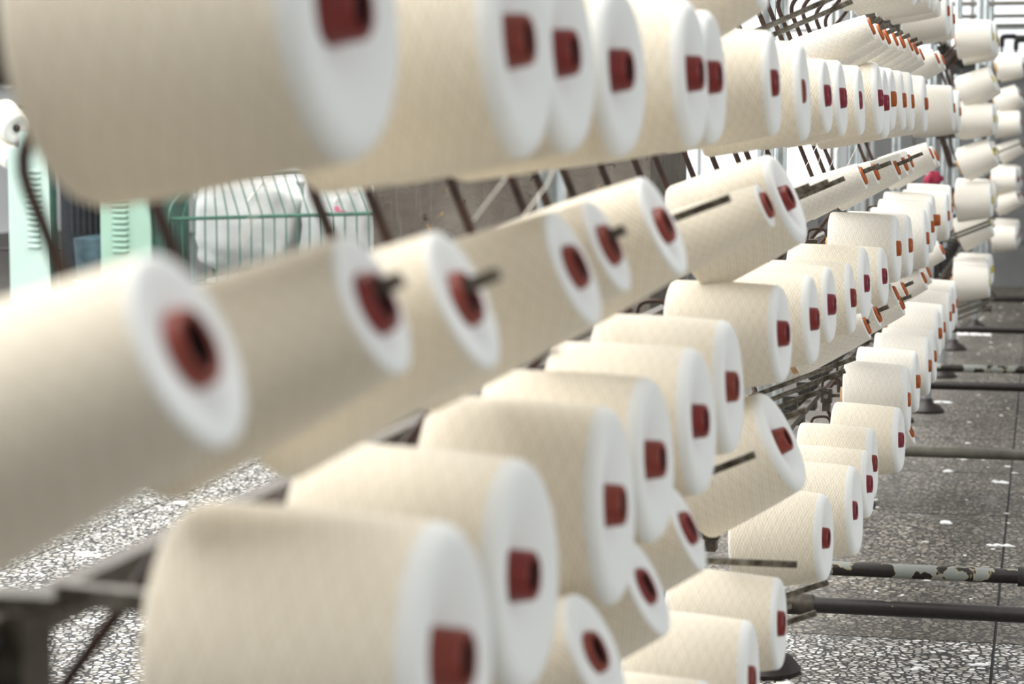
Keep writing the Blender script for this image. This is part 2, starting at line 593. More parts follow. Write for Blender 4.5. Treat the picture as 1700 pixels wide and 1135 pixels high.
# tip position (lateral, depth, height about the camera), winding diameter at the tip, r red / o orange tube
ROWS = {
    'A': [(-0.33, 1.0696, 0.0618, 0.151, 'r'), (-0.326, 1.4214, 0.0593, 0.1505, 'r'), (-0.3336, 1.6038, 0.0575, 0.1449, 'r'), (-0.33, 1.8037, 0.0501, 0.1391, 'r'), (-0.3266, 2.1736, 0.0565, 0.1423, 'r'), (-0.3332, 2.3492, 0.0571, 0.1395, 'r'), (-0.33, 2.841, 0.0611, 0.1319, 'r'), (-0.33, 3.171, 0.0562, 0.1384, 'r'), (-0.33, 3.5537, 0.0562, 0.1158, 'r'), (-0.33, 3.8394, 0.0566, 0.128, 'r'), (-0.33, 4.174, 0.057, 0.1278, 'r'), (-0.3261, 4.6682, 0.0685, 0.1476, 'r'), (-0.3261, 4.8523, 0.0609, 0.1521, 'r'), (-0.3223, 5.03, 0.0711, 0.1362, 'o'), (-0.315, 5.2837, 0.0718, 0.1387, 'o'), (-0.315, 5.6039, 0.0732, 0.144, 'o'), (-0.315, 6.2757, 0.0752, 0.1544, 'o'), (-0.315, 8.1878, 0.0828, 0.162, 'o'), (-0.315, 8.7858, 0.075, 0.162, 'o')],
    'B': [(-0.33, 0.8441, -0.0855, 0.0841, 'r'), (-0.33, 1.1034, -0.0861, 0.0779, 'r'), (-0.33, 1.285, -0.0975, 0.0881, 'r'), (-0.33, 1.6059, -0.0973, 0.0896, 'r'), (-0.33, 1.736, -0.0877, 0.0787, 'r'), (-0.33, 2.0017, -0.083, 0.0962, 'r'), (-0.33, 2.7655, -0.0896, 0.0567, 'r'), (-0.33, 3.0091, -0.0867, 0.1264, 'r'), (-0.315, 4.0774, -0.0786, 0.0501, 'o'), (-0.315, 4.3914, -0.0775, 0.0492, 'o'), (-0.315, 5.0363, -0.0794, 0.0563, 'o'), (-0.315, 5.3245, -0.0754, 0.0566, 'o'), (-0.315, 5.5434, -0.0711, 0.056, 'o'), (-0.315, 6.5634, -0.0632, 0.073, 'o'), (-0.315, 6.9027, -0.0719, 0.0658, 'o')],
    'C': [(-0.295, 1.1409, -0.2832, 0.1475, 'r'), (-0.33, 1.4547, -0.3003, 0.1575, 'r'), (-0.33, 1.7861, -0.3063, 0.162, 'r'), (-0.33, 1.9803, -0.2962, 0.1486, 'r'), (-0.33, 2.2481, -0.2949, 0.1492, 'r'), (-0.33, 2.483, -0.2858, 0.1491, 'r'), (-0.33, 2.992, -0.2708, 0.1297, 'r'), (-0.33, 3.4057, -0.2851, 0.1361, 'r'), (-0.33, 3.6882, -0.2843, 0.1241, 'r'), (-0.33, 4.1024, -0.3034, 0.1289, 'r'), (-0.33, 4.4186, -0.2978, 0.1422, 'r'), (-0.3271, 4.8791, -0.3126, 0.124, 'r'), (-0.3076, 5.0497, -0.2609, 0.1482, 'o'), (-0.305, 5.4526, -0.2742, 0.1497, 'o'), (-0.305, 6.2694, -0.2947, 0.162, 'o'), (-0.305, 6.5388, -0.2742, 0.1494, 'o'), (-0.305, 6.9185, -0.2697, 0.162, 'o'), (-0.305, 7.6352, -0.2832, 0.162, 'o'), (-0.305, 7.8795, -0.2651, 0.1587, 'o')],
    'D': [(-0.33, 1.6853, -0.4044, 0.0968, 'r'), (-0.33, 1.9105, -0.3976, 0.0913, 'r'), (-0.33, 2.1562, -0.3882, 0.0886, 'r'), (-0.33, 3.0071, -0.4142, 0.1424, 'r'), (-0.315, 4.2184, -0.3626, 0.0521, 'o'), (-0.315, 4.5019, -0.3636, 0.0507, 'o'), (-0.315, 5.066, -0.3608, 0.0488, 'o'), (-0.315, 5.2733, -0.398, 0.0592, 'o'), (-0.315, 5.383, -0.373, 0.0546, 'o'), (-0.315, 6.2769, -0.4039, 0.0669, 'o'), (-0.315, 6.5451, -0.4052, 0.0628, 'o'), (-0.315, 7.4028, -0.3828, 0.0669, 'o')],
    'E': [(-0.33, 2.3395, -0.6614, 0.1397, 'r'), (-0.33, 2.6703, -0.6676, 0.1429, 'r'), (-0.33, 2.9895, -0.6674, 0.123, 'r'), (-0.33, 3.6368, -0.6654, 0.1435, 'r'), (-0.315, 4.0117, -0.6812, 0.1598, 'r'), (-0.3133, 4.3517, -0.6855, 0.1305, 'r'), (-0.3166, 4.5231, -0.6702, 0.1428, 'r'), (-0.295, 5.0459, -0.6923, 0.1452, 'r'), (-0.295, 5.3073, -0.6314, 0.1594, 'o'), (-0.295, 5.7287, -0.6346, 0.1549, 'o'), (-0.295, 6.3287, -0.656, 0.162, 'o'), (-0.295, 6.6163, -0.657, 0.1537, 'o'), (-0.295, 6.9564, -0.6196, 0.1484, 'o'), (-0.295, 7.2156, -0.6231, 0.1461, 'o'), (-0.295, 7.6913, -0.6268, 0.162, 'o'), (-0.295, 7.9488, -0.62, 0.162, 'o'), (-0.295, 8.2283, -0.6219, 0.162, 'o')],
    'Z': [(-0.33, 2.5888, 0.1957, 0.1144, 'r'), (-0.315, 4.2107, 0.1951, 0.048, 'o'), (-0.315, 4.4471, 0.1942, 0.0495, 'o'), (-0.315, 4.6377, 0.1939, 0.0491, 'o'), (-0.315, 4.8835, 0.1989, 0.0517, 'o'), (-0.315, 5.1344, 0.2035, 0.0516, 'o'), (-0.315, 5.4374, 0.2068, 0.0546, 'o'), (-0.315, 5.6695, 0.2066, 0.0569, 'o'), (-0.315, 5.9533, 0.2012, 0.0566, 'o'), (-0.315, 6.8294, 0.2179, 0.0649, 'o'), (-0.315, 7.1949, 0.2257, 0.0645, 'o')],
    'Y': [(-0.315, 5.2719, 0.3647, 0.1279, 'o'), (-0.315, 5.5924, 0.372, 0.1297, 'o'), (-0.315, 5.9208, 0.3905, 0.1185, 'o'), (-0.315, 6.2954, 0.3952, 0.1193, 'o'), (-0.315, 6.5705, 0.4037, 0.1245, 'o'), (-0.315, 6.9519, 0.4106, 0.128, 'o'), (-0.315, 7.5775, 0.3958, 0.162, 'o'), (-0.315, 8.0391, 0.3925, 0.1395, 'o')],
    'F': [(-0.33, 3.2627, -0.859, 0.1004, 'r'), (-0.315, 5.7734, -0.7663, 0.0682, 'o')],
}
# empty spindles: their free ends
BARE = {
    'B': [(-0.325, 2.3678, -0.0706), (-0.325, 3.1965, -0.0774), (-0.325, 3.479, -0.0775), (-0.325, 3.7682, -0.0788), (-0.325, 4.096, -0.0866)],
    'Z': [(-0.325, 3.569, 0.2112), (-0.325, 3.8733, 0.2207)],
    'D': [(-0.325, 2.6015, -0.3797), (-0.325, 3.1852, -0.3979), (-0.325, 3.5051, -0.4035), (-0.325, 3.8333, -0.4092), (-0.325, 4.0464, -0.4085)],
    'E': [(-0.325, 3.0881, -0.6045)],
    'F': [(-0.325, 3.5709, -0.7254), (-0.325, 3.3764, -0.7344)],
}
TILT = dict(A=4, B=24, C=4, D=25, E=3, Z=24, Y=4, F=24)
ROWNAME = dict(A='upper level row', B='upper tilted row', C='middle level row', D='lower tilted row', E='lowest level row',
               Z='top tilted row', Y='topmost level row', F='bottom tilted row')

# ------------------------------------------------------------------ the creel that carries them
creel = empty('yarn_creel', Matrix.Translation((-0.565, 0.6, 0)))
tag(creel, 'long steel creel frame of posts, rails and bent rusty arms carrying the near yarn cones', 'creel frame')
CI = creel.matrix_world.inverted()


def part(mb, name, mat, parent=creel, smooth=40):
    """part given in hall coordinates; its origin goes to its own middle, then under its thing"""
    n = len(mb.v)
    c_ = sum((Vector(p) for p in mb.v), Vector()) / n
    mb.v = [Vector(p) - c_ for p in mb.v]
    o = mb.build(name, mat, None, smooth)
    o.parent = parent
    pm = Matrix.Identity(4)
    q = parent
    chain = []
    while q:
        chain.append(q)
        q = q.parent
    for q in reversed(chain):
        pm = pm @ q.matrix_parent_inverse @ q.matrix_basis
    o.matrix_basis = pm.inverted() @ Matrix.Translation(c_)
    return o


RX = -0.572          # rail and post line


def bent_arm(base, vz, dy, reach=True):
    """rusty rod bent to a '<' between the rail above and the foot of a tilted spindle"""
    y = base.y + dy
    pts = [(base.x + 0.022, y, vz + 0.105), (base.x - 0.060, y, vz), (base.x - 0.002, y, base.z)]
    if reach:
        pts.append(tuple(base))
    return part(MB().tube(bend(pts, 0.02), 0.0048, 8), 'bent_arm', 'rust_rod')


def tilted_spindle(tip, ext, axis_tilt=22.0, length=0.19, drop=0.14, mat='spindle_steel', dy=0.065):
    """bent arm with its square spindle bar rising towards the aisle"""
    t = math.radians(axis_tilt)
    d = Vector((math.cos(t), 0, math.sin(t)))
    tip = Vector(tip)
    end = tip + d * ext
    base = tip - d * length
    a = bent_arm(base, base.z + drop, dy)
    part(MB().tube([base - d * 0.006, base + d * (length + ext) * 0.5, end], 0.0042, square=True), 'spindle', mat, a, smooth=False)


def level_spindle(base, axis, length, clamp=True):
    b0 = Vector(base)
    part(MB().tube([b0 - axis * 0.028, b0 + axis * length], 0.0042, square=True), 'spindle', 'spindle_steel', smooth=False)
    if not clamp:
        return
    c_ = b0 - axis * 0.035
    k = part(MB().box(c_, (0.026, 0.022, 0.034)).box(c_ + Vector((0.0, 0, -0.026)), (0.018, 0.03, 0.02)), 'clamp', 'greasy_clamp', smooth=False)
    part(MB().tube([c_ + Vector((0.0, -0.020, 0)), c_ + Vector((0.0, -0.010, 0))], 0.007, 6), 'bolt', 'spindle_steel', k, smooth=False)
    part(MB().tube(bend([c_ + Vector((-0.012, 0.016, 0.005)), c_ + Vector((-0.012, 0.016, 0.038)), c_ + Vector((0.026, 0.016, 0.042)), c_ + Vector((0.036, 0.016, 0.018))], 0.014), 0.0032, 6), 'hook', 'rust_rod', k)


rnd = random.Random(5)
EXT = {('B', 1): 0.012, ('B', 2): 0.020, ('B', 4): 0.012, ('B', 8): 0.030, ('B', 9): 0.030, ('B', 10): 0.034, ('B', 12): 0.030,
       ('D', 4): 0.004, ('D', 5): 0.022, ('D', 7): 0.024, ('D', 8): 0.022}
YAWS = {('A', 0): 3, ('A', 1): 2, ('A', 2): 3, ('A', 3): 5, ('A', 4): 2, ('A', 5): 2, ('A', 6): 0, ('A', 7): 0, ('C', 6): 4, ('E', 3): 4, ('E', 7): 4,
        ('B', 0): 3, ('B', 5): 4, ('B', 6): 4, ('B', 7): 6, ('D', 3): 5, ('D', 0): 5, ('D', 1): 3, ('D', 2): 0}
PROT = {('A', 7): -0.001, ('A', 10): 0.0, ('C', 16): 0.016, ('E', 1): 0.002, ('E', 4): -0.001}
for rn, lst in ROWS.items():
    cnt = {'r': 0, 'o': 0}
    tot = {k: sum(1 for q in lst if q[4] == k) for k in 'ro'}
    for i, (x, y, z, dt, k) in enumerate(lst):
        tilted = rn in 'BDZF'
        yaw = YAWS.get((rn, i), rnd.uniform(-0.5, 3.5) if k == 'r' else rnd.uniform(-1.0, 2.5))
        tilt = TILT[rn] + rnd.uniform(-1.0, 1.0)
        if k == 'r':
            tm = rnd.choice(['tube_red', 'tube_red', 'tube_brick', 'tube_brick']) if not 3.4 < y < 5.2 else rnd.choice(['tube_crimson', 'tube_red'])
        else:
            tm = 'tube_orange'
        prot = PROT.get((rn, i), rnd.choice([0.003, 0.004, 0.005, 0.006]) if dt > 0.07 else rnd.choice([0.005, 0.006]))
        colr = {'r': 'red', 'o': 'orange'}[k]
        size = 'full' if dt > 0.11 else ('half-used' if dt > 0.07 else 'thin')
        if tot[k] == 1:
            lab = '%s cream yarn cone, the only %s-tipped one in the %s' % (size, colr, ROWNAME[rn])
        else:
            lab = '%s yarn cone, %s %s-tipped one from the front in the %s' % (size, 'last' if cnt[k] >= 14 else ORD[cnt[k]], colr, ROWNAME[rn])
        cnt[k] += 1
        tip = Vector((x, y, z + H))
        M, axis = yarn_cone(tip, math.radians(tilt), math.radians(yaw), dt, tm, lab, 'yarn cones in the ' + ROWNAME[rn], prot,
                            'yarn_cream' if k == 'r' else 'yarn_pale', 64 if y < 3.2 else 48, rnd)
        if tilted:
            up = (M.to_3x3() @ Vector((0, 0, 1)))
            bt = tip + up * 0.0062
            ext = EXT.get((rn, i), 0.018 if (rn == 'Z' and i in (1, 2, 3, 4, 5, 6, 7)) else -0.02)
            tilted_spindle(bt, ext, tilt - 1.5, 0.19)
        else:
            level_spindle(M.translation + Vector((0, 0, 0.012)), axis, 0.13, not (rn == 'C' and i == 0))
for rn, lst in BARE.items():
    for i, (x, y, z) in enumerate(lst):
        if rn == 'E':
            level_spindle(Vector((x - 0.195, y, z + H)), Vector((1, 0, 0.0)), 0.195)
        else:
            tilted_spindle((x, y, z + H), 0.0, 21.5 + rnd.uniform(-1, 2), 0.20, mat='spindle_steel')
# idle arms between the stations, as seen between the two top rows
for y in (2.30, 2.57):
    bent_arm(Vector((-0.503, y, H - 0.155)), H - 0.015, 0.0, False)
for y in (1.19, 1.42, 2.38):
    bent_arm(Vector((-0.503, y, H - 0.475)), H - 0.335, 0.0, False)

# heavy rail bracket at the near end of the middle rail
hb = part(MB().box((-0.562, 1.135, H - 0.296), (0.036, 0.04, 0.06)).box((-0.55, 1.135, H - 0.262), (0.044, 0.03, 0.010)), 'rail_bracket', 'greasy_clamp', smooth=False)
for dz in (-0.02, 0.018):
    part(MB().tube([(-0.562, 1.100, H - 0.296 + dz), (-0.562, 1.115, H - 0.296 + dz)], 0.010, 6), 'bolt', 'dark_fitting', hb, smooth=False)
part(MB().tube([(-0.535, 1.14, H - 0.258), (-0.47, 1.16, H - 0.266)], 0.006, square=True), 'bracket_arm', 'spindle_steel', hb, smooth=False)

# thread tension units behind the far stations
for z in (-0.36, -0.70):
    for k in range(15):
        y = 3.75 + 0.31 * k
        u = part(MB().box((RX - 0.03, y, z + H), (0.05, 0.06, 0.075)).box((RX - 0.005, y, z + H + 0.052), (0.03, 0.012, 0.035)), 'tension_unit', 'dark_fitting', smooth=False)
        part(MB().tube([(RX - 0.03, y - 0.045, z + H + 0.01), (RX - 0.03, y - 0.03, z + H + 0.01)], 0.017, 12), 'tension_disc', 'spindle_steel', u)

# rails along the creel and posts with their feet
for z in (0.058, -0.258, -0.665, 0.40):
    part(MB().box((RX + 0.005, 4.9, z + H - 0.022), (0.010, 8.8, 0.026)).box((RX + 0.014, 4.9, z + H - 0.011), (0.010, 8.8, 0.005)), 'rail', 'greasy_clamp', smooth=False)
for y in (0.45, 2.70, 4.88, 7.15, 9.3):
    p = part(MB().lathe([(0.02, 0.0), (0.02, 0.0185), (2.15, 0.0185), (2.15, 0.0)], 20, 'Z', o=(RX - 0.02, y, 0)), 'post', 'post_galvanised')
    part(MB().lathe([(0.0, 0.0), (0.0, 0.088), (0.010, 0.090), (0.032, 0.072), (0.052, 0.036), (0.07, 0.026), (0.20, 0.025), (0.20, 0.0)], 24, 'Z', o=(RX - 0.02, y, 0)), 'foot', 'foot_iron', p)
for y in (5.30, 7.50):
    part(MB().lathe([(0.02, 0.0), (0.02, 0.0135), (2.15, 0.0135), (2.15, 0.0)], 16, 'Z', o=(RX - 0.035, y, 0)), 'brace_post', 'post_galvanised')

# pipes tying the creel feet to the next creel across the aisle
PIPES = [(4.90, 0.152, 'pipe_mostly_brown', 0.0175, 'dark brown pipe nearest on the aisle floor, with a sleeve at its left end'),
         (5.34, 0.150, 'pipe_chipped', 0.0175, 'brown pipe with flaking grey paint, second nearest across the aisle floor'),
         (7.38, 0.150, 'stay_pipe_dark', 0.0175, 'dull grey pipe across the aisle floor beside the lowest red-tipped cones'),
         (9.35, 0.150, 'pipe_mostly_brown', 0.0175, 'brown pipe across the aisle floor, nearer of the far close pair'),
         (10.05, 0.150, 'pipe_chipped', 0.0175, 'brown pipe with white lint on it, farther of the far close pair'),
         (12.05, 0.150, 'pipe_mostly_brown', 0.0175, 'dark pipe on the aisle floor just beyond the bare far spindles'),
         (14.3, 0.150, 'pipe_mostly_brown', 0.0175, 'farthest dark pipe lying across the aisle floor')]
for i, (y, z, mt, r, lab) in enumerate(PIPES):
    root = empty('cross_pipe', Matrix.Translation((RX, y, 0)))
    tag(root, lab, 'pipe', 'pipes across the aisle floor')
    part(MB().lathe([(RX, 0.0), (RX, r), (1.9, r), (1.9, 0.0)], 20, 'X', o=(0, y, z)), 'pipe', mt, root)
    for xs_ in (-0.53, 1.5) if i != 1 else (0.015, 1.5):
        sl = part(MB().lathe([(-0.055, r), (-0.055, r + 0.006), (0.05, r + 0.006), (0.055, r)], 20, 'X', o=(xs_, y, z)), 'sleeve', 'greasy_clamp' if i == 0 else 'dark_fitting', root)
        part(MB().tube([(xs_, y - r - 0.010, z), (xs_, y - r - 0.002, z)], 0.009, 6), 'bolt', 'spindle_steel', sl)
    for xs_ in (1.5,):
        part(MB().lathe([(0.0, 0.0), (0.0, 0.070), (0.012, 0.072), (0.030, 0.058), (0.052, 0.034), (0.085, 0.020), (z - r, 0.018)], 20, 'Z', o=(xs_, y, 0)), 'foot', 'foot_iron', root)

# ------------------------------------------------------------------ two more creels farther down the hall
def far_creel(x_tip, y0, n, tipmat, who, rows, seed):
    rd = random.Random(seed)
    root = empty('yarn_creel', Matrix.Translation((x_tip - 0.24, y0, 0)))
    tag(root, 'steel creel frame with posts and dark bare spindles, ' + who, 'creel frame')
    rx = x_tip - 0.25
    for y in (y0 - 0.1, y0 + 1.3, y0 + 2.7):
        p = part(MB().lathe([(0.02, 0.0), (0.02, 0.02), (2.15, 0.02), (2.15, 0.0)], 16, 'Z', o=(rx, y, 0)), 'post', 'post_galvanised', root)
        part(MB().lathe([(0.0, 0.0), (0.0, 0.075), (0.010, 0.076), (0.028, 0.060), (0.042, 0.032), (0.06, 0.023)], 16, 'Z', o=(rx, y, 0)), 'foot', 'foot_iron', p)
    for z in (0.055, -0.29, -0.64, 0.40):
        part(MB().box((rx + 0.03, y0 + 1.3, z + H - 0.02), (0.012, 3.0, 0.03)), 'rail', 'greasy_clamp', root, False)
    for z in (0.0, -0.34, -0.47, -0.60, 0.33):
        for k in range(8):
            part(MB().box((rx + 0.005, y0 + 0.1 + 0.3 * k, z + H), (0.06, 0.07, 0.07)).box((rx + 0.04, y0 + 0.1 + 0.3 * k, z + H + 0.02), (0.02, 0.02, 0.05)), 'tension_unit', 'dark_fitting', root, False)
    for rn, z, tilted, name in rows:
        num = 0
        for j in range(n):
            y = y0 + j * 0.235 + rd.uniform(-0.01, 0.01)
            bare = tilted and rd.random() < 0.35 or (rn == 'F')
            xt = x_tip + rd.uniform(-0.012, 0.012)
            zt = z + H + rd.uniform(-0.006, 0.006)
            if tilted:
                t = math.radians(22)
                d = Vector((math.cos(t), 0, math.sin(t)))
                b0 = Vector((xt, y, zt + 0.006)) - d * 0.20
                part(MB().tube([b0, b0 + d * (0.205 if bare else 0.18)], 0.0055, square=True), 'spindle', 'stay_pipe_dark', root, False)
                part(MB().tube(bend([b0 + Vector((0.03, 0, 0.22)), b0 + Vector((-0.045, 0, 0.14)), b0], 0.02), 0.005, 6), 'bent_arm', 'rust_rod', root)
            if bare:
                continue
            dt = rd.uniform(0.125, 0.15) if not tilted else rd.choice([0.085, 0.10, 0.13])
            lab = '%s-tipped pale cone, %s from front in the %s of the %s' % ({'tube_yellow': 'yellow', 'tube_red': 'red'}[tipmat], ORD[num], name, who)
            num += 1
            yarn_cone((xt, y, zt), math.radians(24 if tilted else 4), math.radians(rd.uniform(0, 4)), dt, tipmat, lab,
                      'cones of the ' + who, 0.004, 'yarn_pale', 36, rd)


FR = [('Y', 0.40, 0, 'top row'), ('Z', 0.22, 1, 'top tilted row'), ('A', 0.055, 0, 'second row'), ('B', -0.085, 1, 'middle tilted row'),
      ('C', -0.29, 0, 'third row'), ('D', -0.40, 1, 'low tilted row'), ('E', -0.64, 0, 'bottom row')]
far_creel(-0.22, 9.75, 5, 'tube_yellow', 'second blurred creel', FR + [('F', -0.76, 1, '')], 3)
far_creel(-0.145, 13.9, 4, 'tube_red', 'farthest creel', FR, 8)

# crumpled red rag stuffed behind a post of the second creel
rg = random.Random(9)
mb = MB()
for j in range(9):
    for i in range(16):
        a, b_ = TAU * i / 16, -math.pi / 2 + math.pi * j / 8
        k = 1 + 0.28 * math.sin(3 * a + 2 * b_) + 0.2 * math.sin(5 * a - 3 * b_) + rg.uniform(-0.08, 0.08)
        mb.v.append(Vector((math.cos(a) * math.cos(b_) * 0.045 * k, math.sin(a) * math.cos(b_) * 0.03 * k, math.sin(b_) * 0.05 * k)))
for j in range(8):
    for i in range(16):
        a, b_ = j * 16 + i, j * 16 + (i + 1) % 16
        mb.f.append((a, b_, b_ + 16, a + 16))
        mb.m.append(0)
o = mb.build('rag', 'red_rag', None, 'all')
o.scale = (0.75, 0.75, 0.6)
o.location = (-0.455, 9.60, H - 0.205)
tag(o, 'crumpled crimson rag at the front post of the second blurred creel', 'rag')

# ------------------------------------------------------------------ overhead stay pipes at the far end
for i, (y, lab) in enumerate(((16.3, 'topmost horizontal dark stay pipe against the white far wall'), (18.1, 'second horizontal stay pipe below the topmost one at far wall'),
                              (19.7, 'third horizontal stay pipe above the black elbow fittings'), (22.0, 'lowest horizontal stay pipe ending in black elbow fittings'))):
    root = empty('stay_pipe', Matrix.Translation((-1.5 if i < 3 else -0.42, y, 0.9 + H)))
    tag(root, lab, 'pipe', 'stay pipes at the far end')
    x0 = -1.5 if i < 3 else -0.42
    part(MB().lathe([(x0, 0), (x0, 0.016), (2.5, 0.016), (2.5, 0)], 14, 'X', o=(0, y, 0.9 + H)), 'pipe', 'stay_pipe_dark', root)
    if i == 3:
        for k, (xx, yy) in enumerate(((-0.42, y), (-0.30, y + 0.9))):
            zz = 0.9 + H
            if k:
                part(MB().lathe([(xx, 0), (xx, 0.016), (2.5, 0.016), (2.5, 0)], 14, 'X', o=(0, yy, zz)), 'pipe', 'stay_pipe_dark', root)
            e_ = part(MB().tube(bend([(xx + 0.13, yy, zz), (xx, yy, zz), (xx, yy, zz - 0.10)], 0.03), 0.028, 12), 'elbow', 'dark_fitting', root)
            part(MB().tube([(xx, yy, zz - 0.08), (xx, yy, 0.0)], 0.016, 10), 'upright', 'stay_pipe_dark', root)
    else:
        for xx in (-1.5, 2.5):
            part(MB().tube([(xx, y, 0), (xx, y, 0.9 + H + 0.016)], 0.016, 10), 'upright', 'stay_pipe_dark', root)

# ------------------------------------------------------------------ rough concrete pillar
pil = MB()
pil.box((-1.722, 7.58, 1.9), (0.944, 0.76, 3.8))
tag(pil.build('concrete_pillar', 'rough_concrete', None, False), 'broad rough grey-brown concrete pillar behind the upper cones', 'pillar')

# ------------------------------------------------------------------ mint green machine on the left
mach = empty('winding_machine', Matrix.Translation((-4.25, 9.6, 0)))
tag(mach, 'mint green machine with two louvred side panels and dark middle, far left', 'machine')


def louvred_panel(x0, x1, ztop, mat, lx0, lx1, zs, dark_edge):
    p = part(MB().box(((x0 + x1) / 2, 9.54, ztop / 2), (x1 - x0, 0.08, ztop)), 'side_panel', mat, mach, False)
    if dark_edge:
        part(MB().box((x1 + 0.006, 9.53, ztop / 2 - 0.02), (0.012, 0.05, ztop - 0.04)), 'edge_strip', 'dark_green_paint', p, False)
    for z in zs:
        # pressed louvre: a rounded hood standing proud of the sheet
        m_ = MB()
        xm = (lx0 + lx1) / 2
        m_.tube([(lx0, 9.5, z), (lx0 + 0.012, 9.494, z), (lx1 - 0.012, 9.494, z), (lx1, 9.5, z)], [0.003, 0.0108, 0.0108, 0.003], 8)
        part(m_, 'louvre', mat, p)


louvred_panel(-4.655, -4.452, 1.124, 'pale_mint_paint', -4.565, -4.49, [1.015 - 0.0265 * k for k in range(14)], True)
louvred_panel(-4.20, -3.955, 1.10, 'mint_paint', -4.145, -4.06, [0.945 - 0.0265 * k for k in range(12)], False)
part(MB().box((-4.56, 9.7, 1.16), (0.16, 0.20, 0.07)), 'cap', 'pale_mint_paint', mach, False)
part(MB().box((-4.33, 9.82, 0.56), (0.40, 0.06, 1.12)), 'back_plate', 'black_machine', mach, False)
for k in range(9):
    part(MB().tube([(-4.445 + 0.03 * k, 9.74, 0.72), (-4.445 + 0.03 * k, 9.74, 1.05)], 0.0085, 8), 'blade', 'black_machine', mach)
part(MB().lathe([(0.50, 0.0), (0.50, 0.095), (0.70, 0.11), (0.72, 0.0)], 24, 'Z', o=(-4.315, 9.72, 0.0)), 'drum', 'blue_grey_paint', mach)
part(MB().lathe([(0.488, 0.0), (0.488, 0.118), (0.50, 0.118), (0.50, 0.0)], 24, 'Z', o=(-4.315, 9.72, 0.0)), 'drum_plate', 'pale_grey_paint', mach)
part(MB().box((-3.905, 9.62, 0.56), (0.10, 0.20, 1.12)), 'end_post', 'dark_green_paint', mach, False)
part(MB().box((-4.315, 9.72, 0.2), (0.24, 0.3, 0.4)), 'gear_case', 'black_machine', mach, False)

# dark green frame beyond the cart
fr2 = empty('machine_frame', Matrix.Translation((-2.95, 10.4, 0)))
tag(fr2, 'dark green machine frame beside the left edge of the concrete pillar', 'machine')
part(MB().box((-2.98, 10.4, 0.55), (0.34, 0.3, 1.1)), 'body', 'dark_green_paint', fr2, False)
part(MB().tube([(-3.16, 10.2, 1.1), (-2.80, 10.2, 0.86)], 0.02, 8), 'brace', 'wire_green', fr2)
part(MB().tube([(-3.16, 10.2, 0.9), (-2.80, 10.2, 0.66)], 0.02, 8), 'brace', 'wire_green', fr2)

# ------------------------------------------------------------------ green wire cart with white sacks
cart = empty('wire_cart', Matrix.Translation((-3.3, 9.5, 0)))
tag(cart, 'green wire basket cart holding white sacks, behind the upper cones', 'cart')
CX0, CX1, CY0, CY1, CZ = -3.785, -2.80, 9.3, 9.85, 0.81
part(MB().tube([(CX0, CY0, CZ), (CX1, CY0, CZ + 0.035)], 0.0085, 8), 'top_rail', 'wire_green', cart)
part(MB().tube(bend([(CX0, CY0, 0.3), (CX0, CY0, CZ + 0.05), (CX0 + 0.10, CY0 + 0.06, CZ + 0.185), (CX0 + 0.56, CY0 + 0.14, CZ + 0.215), (CX1 - 0.12, CY0 + 0.14, CZ + 0.20), (CX1, CY0, CZ + 0.02), (CX1, CY0, 0.3)], 0.07, 6), 0.009, 8), 'hoop', 'wire_green', cart)
part(MB().tube([(CX0, CY1, CZ), (CX1, CY1, CZ + 0.09)], 0.0095, 8), 'back_rail', 'wire_green', cart)
for xx in (CX0, CX1):
    part(MB().tube([(xx, CY0, CZ - 0.3), (xx, CY1, CZ - 0.3)], 0.008, 8), 'side_rail', 'wire_green', cart)
    for yy in (CY0, CY1):
        part(MB().tube([(xx, yy, 0.0), (xx, yy, CZ)], 0.009, 8), 'corner_post', 'wire_green', cart)
nw = 17
for k in range(nw):
    x = CX0 + 0.065 + (CX1 - CX0 - 0.12) * k / (nw - 1)
    lean = -0.11 * (1 - k / (nw - 1)) ** 0 * (0.0 if k < 1 else min(1, k / 5))
    top = CZ + (0.185 if k else 0.13)
    zr = CZ + 0.035 * (x - CX0) / (CX1 - CX0)
    part(MB().tube([(x, CY0 - 0.004, 0.33), (x, CY0 - 0.004, zr), (x + lean, CY0 + 0.13, top + 0.02)], 0.0038, 6), 'wire', 'wire_green', cart)
for k, z in enumerate((0.33, 0.52)):
    part(MB().tube([(CX0, CY0, z), (CX1, CY0, z)], 0.006, 8), 'cross_wire', 'wire_green', cart)
part(MB().box(((CX0 + CX1) / 2, (CY0 + CY1) / 2, 0.32), (CX1 - CX0, CY1 - CY0, 0.02)), 'floor_tray', 'dark_green_paint', cart, False)


